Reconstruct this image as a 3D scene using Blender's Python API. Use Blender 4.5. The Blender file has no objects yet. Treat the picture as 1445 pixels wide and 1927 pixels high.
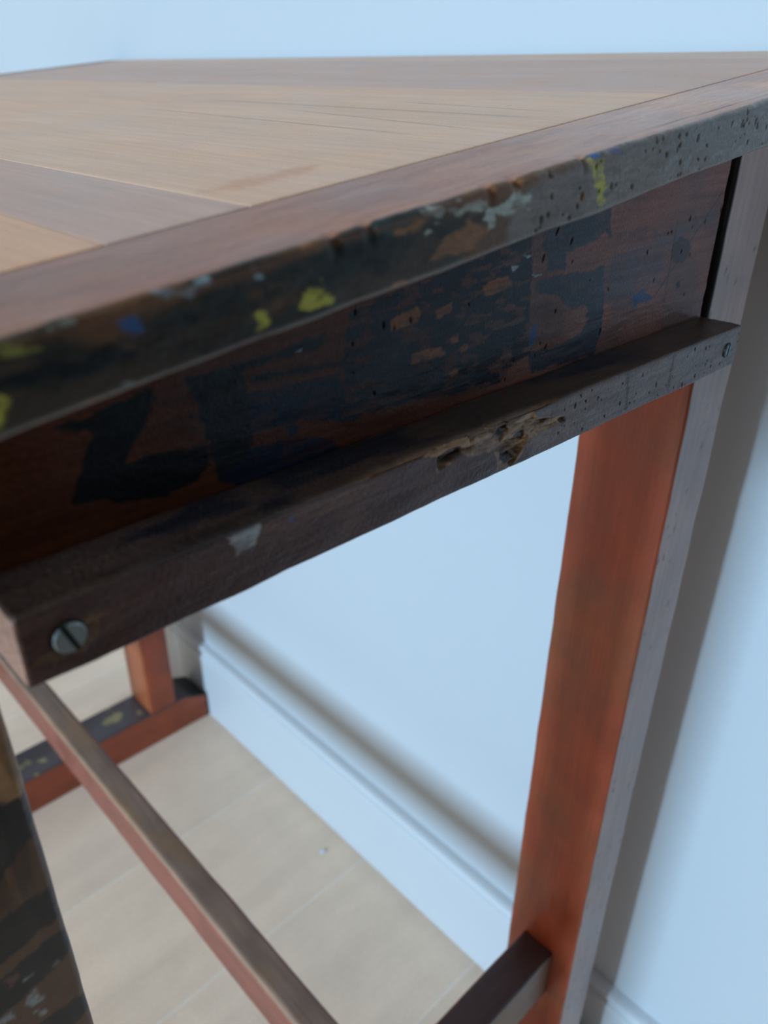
import bpy, bmesh, math
import numpy as np
from mathutils import Matrix, Vector

# ------------------------------------------------------------------ camera, world, light, exposure
RAIL_Z = 0.890                       # height of the cleat's top above the floor
F_PX = 1483.14
YAW, PITCH, ROLL = 0.80293, 0.50245, -0.01198
CAM = Vector((-0.39853, -0.15732, 0.10554 + RAIL_Z))
WALL_X = 0.128
scene = bpy.context.scene
col = scene.collection

fw = Vector((math.cos(YAW)*math.cos(PITCH), math.sin(YAW)*math.cos(PITCH), -math.sin(PITCH)))
rt = Vector((math.sin(YAW), -math.cos(YAW), 0.0))
dn = fw.cross(rt)
cr, sr = math.cos(ROLL), math.sin(ROLL)
r2 = cr*rt + sr*dn
d2 = -sr*rt + cr*dn
cam_data = bpy.data.cameras.new('camera')
cam_data.sensor_fit = 'HORIZONTAL'
cam_data.sensor_width = 36.0
cam_data.lens = 36.0*F_PX/1445.0
cam_data.clip_start = 0.01
cam_data.dof.use_dof = True
cam_data.dof.focus_distance = 0.33
cam_data.dof.aperture_fstop = 12.5
cam = bpy.data.objects.new('camera', cam_data)
mw = Matrix.Identity(4)
for i in range(3):
    mw[i][0] = r2[i]; mw[i][1] = -d2[i]; mw[i][2] = -fw[i]; mw[i][3] = CAM[i]
cam.matrix_world = mw
col.objects.link(cam)
scene.camera = cam

world = bpy.data.worlds.new('sky'); scene.world = world
world.use_nodes = True
world.node_tree.nodes['Background'].inputs[0].default_value = (0.62, 0.78, 1.0, 1)
world.node_tree.nodes['Background'].inputs[1].default_value = 0.6

def area_light(name, loc, target, sx, sy, power, color):
    d = bpy.data.lights.new(name, 'AREA'); d.shape = 'RECTANGLE'; d.size = sx; d.size_y = sy
    d.energy = power; d.color = color
    o = bpy.data.objects.new(name, d); col.objects.link(o)
    o.location = loc
    o.rotation_euler = (Vector(target)-Vector(loc)).to_track_quat('-Z', 'Y').to_euler()
    return o
# daylight entering by the window of the wall opposite (window_1)
WIN = dict(x=-5.2, y0=-0.2, y1=0.35, z0=1.15, z1=2.10)
area_light('daylight', (WIN['x']-0.06, 0.5*(WIN['y0']+WIN['y1']), 0.5*(WIN['z0']+WIN['z1'])),
           (0.1, 0.2, 0.6), 0.53, 0.92, 600.0, (0.485, 0.75, 1.0))
scene.view_settings.view_transform = 'Standard'
scene.view_settings.look = 'None'
scene.view_settings.gamma = 1.0
scene.view_settings.use_curve_mapping = False
scene.view_settings.exposure = -0.86

# ------------------------------------------------------------------ helpers
rng = np.random.default_rng(7)

def _hash(i, j, k, seed):
    n = (i.astype(np.int64)*374761393 + j.astype(np.int64)*668265263 + k.astype(np.int64)*2147483647 + seed*144665) & 0xffffffff
    n = ((n ^ (n >> 13))*1274126177) & 0xffffffff
    n = ((n ^ (n >> 16))*2246822519) & 0xffffffff
    return ((n ^ (n >> 15)) & 0xffff)/65535.0

def vnoise(P, seed=0):
    f = np.floor(P); t = P-f; t = t*t*(3-2*t); f = f.astype(np.int64)
    out = 0.0
    for a in (0, 1):
        wa = t[:, 0] if a else 1-t[:, 0]
        for b in (0, 1):
            wb = t[:, 1] if b else 1-t[:, 1]
            for c in (0, 1):
                wc = t[:, 2] if c else 1-t[:, 2]
                out = out + wa*wb*wc*_hash(f[:, 0]+a, f[:, 1]+b, f[:, 2]+c, seed)
    return out

def fbm(P, scale=(100, 100, 100), seed=0, octaves=4, gain=0.55):
    Q = np.asarray(P, float)*np.asarray(scale, float)
    s = 0.0; amp = 1.0; tot = 0.0
    for o in range(octaves):
        s = s + amp*vnoise(Q, seed+o*17); tot += amp; amp *= gain; Q = Q*2.03+11.3
    return s/tot                       # about 0..1

def sstep(a, b, x):
    t = np.clip((x-a)/(b-a), 0, 1); return t*t*(3-2*t)

def poly_sdf(U, V, poly):
    """signed distance, negative inside"""
    p = np.array(poly, float); n = len(p)
    d = np.full(U.shape, 1e9); inside = np.zeros(U.shape, bool)
    for i in range(n):
        a = p[i]; b = p[(i+1) % n]; e = b-a
        wx = U-a[0]; wy = V-a[1]
        h = np.clip((wx*e[0]+wy*e[1])/max(e@e, 1e-12), 0, 1)
        d = np.minimum(d, np.hypot(wx-h*e[0], wy-h*e[1]))
        c = (a[1] > V) != (b[1] > V)
        with np.errstate(divide='ignore', invalid='ignore'):
            xi = a[0]+(V-a[1])*e[0]/(e[1] if abs(e[1]) > 1e-12 else 1e-12)
        inside ^= c & (U < xi)
    return np.where(inside, -d, d)

def paint(colr, U, V, poly, rgb, alpha=1.0, soft=0.0006, rough=0.0016, seed=1, wear=0.0, wear_scale=220):
    """brush a polygon of paint onto per-vertex colours, ragged edge, optional worn-through grain"""
    p = np.array(poly); m = 0.006
    sel = np.where((U > p[:, 0].min()-m) & (U < p[:, 0].max()+m) & (V > p[:, 1].min()-m) & (V < p[:, 1].max()+m))[0]
    if len(sel) == 0: return np.zeros(U.shape)
    u, v = U[sel], V[sel]
    Q = np.stack([u, v, np.zeros_like(u)], 1)
    d = poly_sdf(u, v, poly)
    d = d + rough*(fbm(Q, (260, 520, 1), seed, 3)-0.5)*2
    k = (1-sstep(-soft, soft, d))*alpha
    if wear > 0:
        w = fbm(Q, (wear_scale*.5, wear_scale*1.6, 1), seed+5, 4)
        k = k*(1-wear*sstep(0.52, 0.66, w))
    colr[sel] = colr[sel]*(1-k[:, None]) + np.array(rgb)*k[:, None]
    full = np.zeros(U.shape); full[sel] = k
    return full

def lerp(a, b, t):
    t = np.asarray(t)[:, None]; return np.asarray(a)*(1-t)+np.asarray(b)*t

def make_mesh(name, grids, mat, parent=None, polys=None, smooth=True):
    """grids: list of (P[nu,nv,3], colours[nu*nv,3], close_v).  polys: list of (points, colour) flat faces"""
    V = []; F = []; Cc = []; SM = []; base = 0
    for P, cl, close in grids:
        nu, nv = P.shape[:2]
        V.append(P.reshape(-1, 3)); Cc.append(np.asarray(cl, float).reshape(-1, 3))
        i, j = np.meshgrid(np.arange(nu-1), np.arange(nv if close else nv-1), indexing='ij')
        j2 = (j+1) % nv
        q = np.stack([i*nv+j, (i+1)*nv+j, (i+1)*nv+j2, i*nv+j2], -1).reshape(-1, 4)+base
        F.append(q); SM.append(np.ones(len(q), bool)); base += nu*nv
    quads = np.concatenate(F) if F else np.zeros((0, 4), int)
    faces_extra = []
    for pts, cl in (polys or []):
        k = len(pts); V.append(np.array(pts, float)); Cc.append(np.tile(np.array(cl, float), (k, 1)))
        faces_extra.append(list(range(base, base+k))); base += k
    V = np.concatenate(V); Cc = np.concatenate(Cc)
    me = bpy.data.meshes.new(name)
    nl = len(quads)*4+sum(len(f) for f in faces_extra); nf = len(quads)+len(faces_extra)
    me.vertices.add(len(V)); me.vertices.foreach_set('co', V.astype(np.float32).ravel())
    me.loops.add(nl); me.polygons.add(nf)
    li = quads.ravel().tolist()+[i for f in faces_extra for i in f]
    me.loops.foreach_set('vertex_index', np.array(li, np.int32))
    starts = np.concatenate([np.arange(len(quads))*4, len(quads)*4+np.cumsum([0]+[len(f) for f in faces_extra])[:-1] if faces_extra else np.zeros(0)]).astype(np.int32)
    me.polygons.foreach_set('loop_start', starts)
    me.polygons.foreach_set('use_smooth', np.concatenate([np.full(len(quads), smooth), np.zeros(len(faces_extra), bool)]))
    me.update(calc_edges=True); me.validate()
    at = me.attributes.new('tint', 'FLOAT_COLOR', 'POINT')
    rgba = np.ones((len(V), 4), np.float32); rgba[:, :3] = np.clip(Cc, 0, 1)
    at.data.foreach_set('color', rgba.ravel())
    o = bpy.data.objects.new(name, me)
    col.objects.link(o)
    if mat: me.materials.append(mat)
    if parent is not None:
        o.parent = parent; o.location = -parent.location
        # meshes are written in world coordinates; parents that are meshes already carry the shift
        if parent.type == 'MESH': o.location = (0, 0, 0)
    return o

def rrect(a0, a1, b0, b1, r, n):
    """rounded rectangle perimeter: returns points, outward normals, side id (0=b0 side,1=a1,2=b1,3=a0); n=(n0,n1,n2,n3) samples per side"""
    P = []; N = []; S = []
    cs = [((a0+r, b0), (a1-r, b0), (0, -1), 0), ((a1, b0+r), (a1, b1-r), (1, 0), 1),
          ((a1-r, b1), (a0+r, b1), (0, 1), 2), ((a0, b1-r), (a0, b0+r), (-1, 0), 3)]
    centres = [(a1-r, b0+r), (a1-r, b1-r), (a0+r, b1-r), (a0+r, b0+r)]
    for k, (s, e, nn, sid) in enumerate(cs):
        for t in np.linspace(0, 1, n[k]):
            P.append((s[0]+(e[0]-s[0])*t, s[1]+(e[1]-s[1])*t)); N.append(nn); S.append(sid)
        c = centres[k]; ang0 = math.atan2(nn[1], nn[0])
        for q in (1, 2):
            an = ang0+q*math.pi/6
            P.append((c[0]+r*math.cos(an), c[1]+r*math.sin(an))); N.append((math.cos(an), math.sin(an))); S.append(sid)
    return np.array(P), np.array(N), np.array(S)

AX = {'X': (0, 1, 2), 'Y': (1, 0, 2), 'Z': (2, 0, 1)}
def member(name, axis, l0, l1, rect, r, n_len, n_side, mat, parent, colfn, dispfn=None, post=None, endcol=None):
    """a timber: rounded rectangular section swept along an axis, both ends eased and closed"""
    P2, N2, S = rrect(*rect, r, n_side)
    L = np.linspace(l0+r, l1-r, n_len)
    L = np.concatenate([[l0, l0+r*.3], L, [l1-r*.3, l1]])
    ins = np.zeros(len(L)); ins[0] = ins[-1] = r*.8; ins[1] = ins[-2] = r*.25
    il, ia, ib = AX[axis]
    nu, nv = len(L), len(P2)
    Pw = np.zeros((nu, nv, 3)); Nw = np.zeros((nu, nv, 3))
    Pw[:, :, il] = L[:, None]
    Pw[:, :, ia] = P2[None, :, 0]-ins[:, None]*N2[None, :, 0]
    Pw[:, :, ib] = P2[None, :, 1]-ins[:, None]*N2[None, :, 1]
    Nw[:, :, ia] = N2[None, :, 0]; Nw[:, :, ib] = N2[None, :, 1]
    side = np.tile(S, (nu, 1)).ravel()
    flat = Pw.reshape(-1, 3)
    colr = colfn(flat, side)
    if dispfn is not None:
        d = dispfn(flat, side)
        flat = flat+Nw.reshape(-1, 3)*np.asarray(d)[:, None]
    if post is not None: flat = post(flat)
    Pw = flat.reshape(nu, nv, 3)
    ec = np.array(endcol if endcol is not None else colr.mean(0))
    # axis orientation decides winding
    flip = axis == 'Y'
    polys = [(Pw[0] if flip else Pw[0][::-1], ec), (Pw[-1][::-1] if flip else Pw[-1], ec)]
    G = Pw if not flip else Pw[:, ::-1]
    cc = colr.reshape(nu, nv, 3); cc = cc if not flip else cc[:, ::-1]
    return make_mesh(name, [(G, cc.reshape(-1, 3), True)], mat, parent, polys)

# ------------------------------------------------------------------ materials
def wood_mat(name, grain_axis='X', rough=0.42, spec=0.5, grain=0.35, bump=0.25, coat=0.0, fine=900.0, mottle=0.15, speck=0.06):
    m = bpy.data.materials.new(name); m.use_nodes = True
    nt = m.node_tree; N = nt.nodes; Lk = nt.links
    b = N['Principled BSDF']
    at = N.new('ShaderNodeAttribute'); at.attribute_name = 'tint'
    tc = N.new('ShaderNodeTexCoord')
    mp = N.new('ShaderNodeMapping')
    sc = {'X': (14, 420, 420), 'Y': (420, 14, 420), 'Z': (420, 420, 14)}[grain_axis]
    mp.inputs['Scale'].default_value = sc
    n1 = N.new('ShaderNodeTexNoise'); n1.inputs['Scale'].default_value = 1.0; n1.inputs['Detail'].default_value = 6; n1.inputs['Roughness'].default_value = 0.6
    n2 = N.new('ShaderNodeTexNoise'); n2.inputs['Scale'].default_value = fine; n2.inputs['Detail'].default_value = 3
    n3 = N.new('ShaderNodeTexNoise'); n3.inputs['Scale'].default_value = 28; n3.inputs['Detail'].default_value = 4
    Lk.new(tc.outputs['Object'], mp.inputs['Vector'])
    Lk.new(mp.outputs[0], n1.inputs['Vector'])
    Lk.new(tc.outputs['Object'], n2.inputs['Vector']); Lk.new(tc.outputs['Object'], n3.inputs['Vector'])
    mr = N.new('ShaderNodeMapRange'); mr.inputs[1].default_value = 0.3; mr.inputs[2].default_value = 0.7
    mr.inputs[3].default_value = 1-grain; mr.inputs[4].default_value = 1+grain
    Lk.new(n1.outputs['Fac'], mr.inputs[0])
    mr3 = N.new('ShaderNodeMapRange'); mr3.inputs[1].default_value = 0.3; mr3.inputs[2].default_value = 0.7
    mr3.inputs[3].default_value = 1-mottle; mr3.inputs[4].default_value = 1+mottle
    Lk.new(n3.outputs['Fac'], mr3.inputs[0])
    mu = N.new('ShaderNodeMath'); mu.operation = 'MULTIPLY'
    Lk.new(mr.outputs[0], mu.inputs[0]); Lk.new(mr3.outputs[0], mu.inputs[1])
    mr2 = N.new('ShaderNodeMapRange'); mr2.inputs[1].default_value = 0.3; mr2.inputs[2].default_value = 0.7
    mr2.inputs[3].default_value = 1-speck; mr2.inputs[4].default_value = 1+speck
    Lk.new(n2.outputs['Fac'], mr2.inputs[0])
    mu2 = N.new('ShaderNodeMath'); mu2.operation = 'MULTIPLY'
    Lk.new(mu.outputs[0], mu2.inputs[0]); Lk.new(mr2.outputs[0], mu2.inputs[1])
    vm = N.new('ShaderNodeVectorMath'); vm.operation = 'SCALE'
    Lk.new(at.outputs['Color'], vm.inputs[0]); Lk.new(mu2.outputs[0], vm.inputs['Scale'])
    Lk.new(vm.outputs[0], b.inputs['Base Color'])
    rr = N.new('ShaderNodeMapRange'); rr.inputs[1].default_value = 0.25; rr.inputs[2].default_value = 0.75
    rr.inputs[3].default_value = max(rough-.1, .05); rr.inputs[4].default_value = rough+.12
    Lk.new(n3.outputs['Fac'], rr.inputs[0]); Lk.new(rr.outputs[0], b.inputs['Roughness'])
    ad = N.new('ShaderNodeMath'); ad.operation = 'ADD'
    Lk.new(n1.outputs['Fac'], ad.inputs[0]); Lk.new(n2.outputs['Fac'], ad.inputs[1])
    bp = N.new('ShaderNodeBump'); bp.inputs['Strength'].default_value = bump; bp.inputs['Distance'].default_value = 0.0006
    Lk.new(ad.outputs[0], bp.inputs['Height']); Lk.new(bp.outputs[0], b.inputs['Normal'])
    b.inputs['Specular IOR Level'].default_value = spec
    b.inputs['Coat Weight'].default_value = coat
    return m

def plain_mat(name, rgb, rough=0.6, noise=0.04, scale=6.0, bump=0.0, bscale=300, spec=0.5, metal=0.0):
    m = bpy.data.materials.new(name); m.use_nodes = True
    nt = m.node_tree; N = nt.nodes; Lk = nt.links; b = N['Principled BSDF']
    tc = N.new('ShaderNodeTexCoord'); n = N.new('ShaderNodeTexNoise'); n.inputs['Scale'].default_value = scale; n.inputs['Detail'].default_value = 4
    Lk.new(tc.outputs['Object'], n.inputs['Vector'])
    mr = N.new('ShaderNodeMapRange'); mr.inputs[1].default_value = .3; mr.inputs[2].default_value = .7
    mr.inputs[3].default_value = 1-noise; mr.inputs[4].default_value = 1+noise
    Lk.new(n.outputs['Fac'], mr.inputs[0])
    vm = N.new('ShaderNodeVectorMath'); vm.operation = 'SCALE'; vm.inputs[0].default_value = rgb
    Lk.new(mr.outputs[0], vm.inputs['Scale']); Lk.new(vm.outputs[0], b.inputs['Base Color'])
    b.inputs['Roughness'].default_value = rough; b.inputs['Metallic'].default_value = metal
    b.inputs['Specular IOR Level'].default_value = spec
    if bump > 0:
        n2 = N.new('ShaderNodeTexNoise'); n2.inputs['Scale'].default_value = bscale
        Lk.new(tc.outputs['Object'], n2.inputs['Vector'])
        bp = N.new('ShaderNodeBump'); bp.inputs['Strength'].default_value = bump; bp.inputs['Distance'].default_value = .0005
        Lk.new(n2.outputs['Fac'], bp.inputs['Height']); Lk.new(bp.outputs[0], b.inputs['Normal'])
    return m

M_wall = plain_mat('wall_paint', (0.52, 0.56, 0.595), 0.7, 0.01, 3, 0.08, 500, 0.3)
M_base = plain_mat('baseboard_paint', (0.58, 0.615, 0.645), 0.35, 0.01, 5)
M_ceil = plain_mat('ceiling_paint', (0.82, 0.56, 0.37), 0.9)
M_dim = plain_mat('near_black_absorber', (0.03, 0.025, 0.022), 0.9, spec=0.2)  # near-black, chosen so the unseen back wall returns little light
M_frame = plain_mat('window_frame_paint', (0.75, 0.75, 0.74), 0.4)
M_apron = wood_mat('varnished_apron', 'X', 0.34, 0.16, 0.26, 0.28, 0, 900, 0.15, 0.22)
M_rail = wood_mat('varnished_cleat', 'X', 0.36, 0.25, 0.28, 0.5, 0, 700, 0.15, 0.18)
M_legw = wood_mat('mahogany_stained_leg', 'Z', 0.42, 0.5, 0.14, 0.15)
M_barw = wood_mat('worn_footrest', 'Y', 0.5, 0.5, 0.18, 0.2)
M_crossw = wood_mat('mahogany_stained_cross', 'X', 0.45, 0.5, 0.14, 0.15)
M_top = wood_mat('tabletop_boards', 'Y', 0.48, 0.25, 0.09, 0.10, 0, 900, 0.05)
M_topx = wood_mat('tabletop_end_board', 'X', 0.38, 0.18, 0.13, 0.4, 0, 800, 0.13, 0.12)
M_oak = wood_mat('pale_oak_floor', 'X', 0.5, 0.4, 0.025, 0.02, 0, 300, 0.03)

# ------------------------------------------------------------------ paint and painted sheen laid on the wood, in metres on each face (x, height from the cleat's top)
APRON_PAINT=[
('black',[(-0.3341,0.0316),(-0.3266,0.0327),(-0.3136,0.0347),(-0.3078,0.0357),(-0.3080,0.0314),(-0.3110,0.0275),(-0.3181,0.0173),(-0.3096,0.0169),(-0.2999,0.0163),(-0.2948,0.0154),(-0.2936,0.0090),(-0.3003,0.0053),(-0.3086,0.0047),(-0.3163,0.0054),(-0.3219,0.0070),(-0.3251,0.0098),(-0.3321,0.0103),(-0.3339,0.0117),(-0.3308,0.0173),(-0.3277,0.0237),(-0.3259,0.0277),(-0.3280,0.0289)]),
('dark',[(-0.2989,0.0359),(-0.2796,0.0351),(-0.2792,0.0237),(-0.2781,0.0148),(-0.2797,0.0089),(-0.2779,0.0031),(-0.2914,0.0028),(-0.2928,0.0099),(-0.2946,0.0214),(-0.2962,0.0293)]),
('dark',[(-0.2990,0.0288),(-0.2977,0.0289),(-0.2972,0.0221),(-0.2980,0.0239)]),
('dark',[(-0.2981,0.0357),(-0.2831,0.0356),(-0.2685,0.0367),(-0.2527,0.0390),(-0.2502,0.0388),(-0.2501,0.0356),(-0.2529,0.0338),(-0.2609,0.0342),(-0.2715,0.0346),(-0.2807,0.0335)]),
('dark',[(-0.2782,0.0311),(-0.2611,0.0307),(-0.2445,0.0291),(-0.2390,0.0286),(-0.2446,0.0270),(-0.2612,0.0286),(-0.2765,0.0291)]),
('navy',[(-0.2812,0.0274),(-0.2730,0.0260),(-0.2614,0.0255),(-0.2446,0.0253),(-0.2430,0.0179),(-0.2450,0.0094),(-0.2537,0.0108),(-0.2608,0.0131),(-0.2651,0.0129),(-0.2701,0.0136),(-0.2781,0.0145)]),
('navy',[(-0.2653,0.0129),(-0.2608,0.0127),(-0.2623,0.0082),(-0.2664,0.0090)]),
('navy',[(-0.2918,0.0030),(-0.2860,0.0057),(-0.2785,0.0097),(-0.2623,0.0084),(-0.2496,0.0041),(-0.2452,-0.0017),(-0.2521,-0.0034),(-0.2711,-0.0018),(-0.2847,-0.0007)]),
('navyblack',[(-0.2406,0.0432),(-0.2266,0.0455),(-0.2075,0.0480),(-0.1921,0.0507),(-0.1813,0.0532),(-0.1702,0.0565),(-0.1512,0.0581),(-0.1494,0.0450),(-0.1487,0.0331),(-0.1480,0.0248),(-0.1447,0.0126),(-0.1463,0.0101),(-0.1575,0.0078),(-0.1633,0.0022),(-0.1912,0.0048),(-0.2107,0.0071),(-0.2281,0.0086),(-0.2404,0.0082),(-0.2450,0.0076),(-0.2436,0.0216),(-0.2427,0.0334)]),
('slate',[(-0.1442,0.0573),(-0.1396,0.0592),(-0.1348,0.0606),(-0.1200,0.0604),(-0.1100,0.0607),(-0.0997,0.0613),(-0.0970,0.0499),(-0.0983,0.0490),(-0.1020,0.0519),(-0.1064,0.0504),(-0.1119,0.0494),(-0.1217,0.0480),(-0.1278,0.0473),(-0.1274,0.0412),(-0.1379,0.0416),(-0.1404,0.0459),(-0.1441,0.0521)]),
('slate',[(-0.1474,0.0380),(-0.1375,0.0391),(-0.1242,0.0387),(-0.1100,0.0378),(-0.0995,0.0385),(-0.0957,0.0248),(-0.0942,0.0143),(-0.0958,0.0046),(-0.0979,0.0003),(-0.1112,0.0007),(-0.1304,0.0015),(-0.1430,0.0015),(-0.1463,0.0110),(-0.1319,0.0097),(-0.1182,0.0108),(-0.1099,0.0126),(-0.1071,0.0155),(-0.1089,0.0231),(-0.1240,0.0251),(-0.1287,0.0301),(-0.1468,0.0344)]),
('brownthin',[(-0.1461,0.0328),(-0.1287,0.0301),(-0.1248,0.0241),(-0.1195,0.0122),(-0.1321,0.0102),(-0.1439,0.0121)]),
('haze',[(-0.1051,0.0316),(-0.0985,0.0372),(-0.0733,0.0439),(-0.0459,0.0443),(-0.0156,0.0506),(-0.0078,0.0511),(-0.0078,0.0451),(-0.0491,0.0400),(-0.0485,0.0317),(-0.0484,0.0245),(-0.0676,0.0261),(-0.0704,0.0206),(-0.0880,0.0211),(-0.1010,0.0233)]),
('haze2',[(-0.0944,0.0516),(-0.0664,0.0500),(-0.0075,0.0505),(-0.0123,0.0461),(-0.0652,0.0464),(-0.0914,0.0481)]),
('blue',[(-0.0728,0.0210),(-0.0645,0.0235),(-0.0533,0.0179),(-0.0638,0.0178),(-0.0685,0.0143)]),
('blue',[(-0.1470,0.0205),(-0.1426,0.0218),(-0.1418,0.0174),(-0.1456,0.0138)]),
('spot',[(-0.0248,0.0374),(-0.0254,0.0334),(-0.0300,0.0309),(-0.0365,0.0308),(-0.0421,0.0332),(-0.0444,0.0370),(-0.0425,0.0406),(-0.0374,0.0425),(-0.0309,0.0420),(-0.0259,0.0391)]),
('bare',[(-0.2230,0.0378),(-0.2108,0.0399),(-0.2090,0.0374),(-0.2111,0.0352),(-0.2205,0.0346),(-0.2222,0.0342)]),
('bare',[(-0.1787,0.0421),(-0.1640,0.0436),(-0.1614,0.0400),(-0.1648,0.0380),(-0.1754,0.0379)]),
('bare',[(-0.2017,0.0374),(-0.1933,0.0391),(-0.1940,0.0345),(-0.2010,0.0348)]),
('bare',[(-0.1934,0.0260),(-0.1895,0.0261),(-0.1887,0.0235),(-0.1926,0.0233)]),
('bare',[(-0.1875,0.0223),(-0.1840,0.0224),(-0.1844,0.0205),(-0.1870,0.0202)]),
('bare',[(-0.1933,0.0131),(-0.1891,0.0144),(-0.1883,0.0118),(-0.1922,0.0107)]),
('bare',[(-0.1746,0.0564),(-0.1674,0.0572),(-0.1642,0.0558),(-0.1715,0.0552)]),
('bare',[(-0.2140,0.0249),(-0.1982,0.0244),(-0.1966,0.0207),(-0.2126,0.0215)]),
('fleck',[(-0.1554,0.0496),(-0.1505,0.0488),(-0.1527,0.0478)]),
('fleck',[(-0.1623,0.0467),(-0.1564,0.0459),(-0.1613,0.0438)]),
('fleck',[(-0.1493,0.0418),(-0.1430,0.0409),(-0.1466,0.0404)]),
('hole',[(-0.0333,0.0213),(-0.0295,0.0220),(-0.0273,0.0191),(-0.0308,0.0186)]),
('hole',[(-0.2710,0.0202),(-0.2694,0.0208),(-0.2687,0.0195),(-0.2703,0.0186)]),
('fleck',[(-0.2618,0.0355),(-0.2593,0.0355),(-0.2597,0.0349),(-0.2617,0.0350)]),
]
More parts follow.
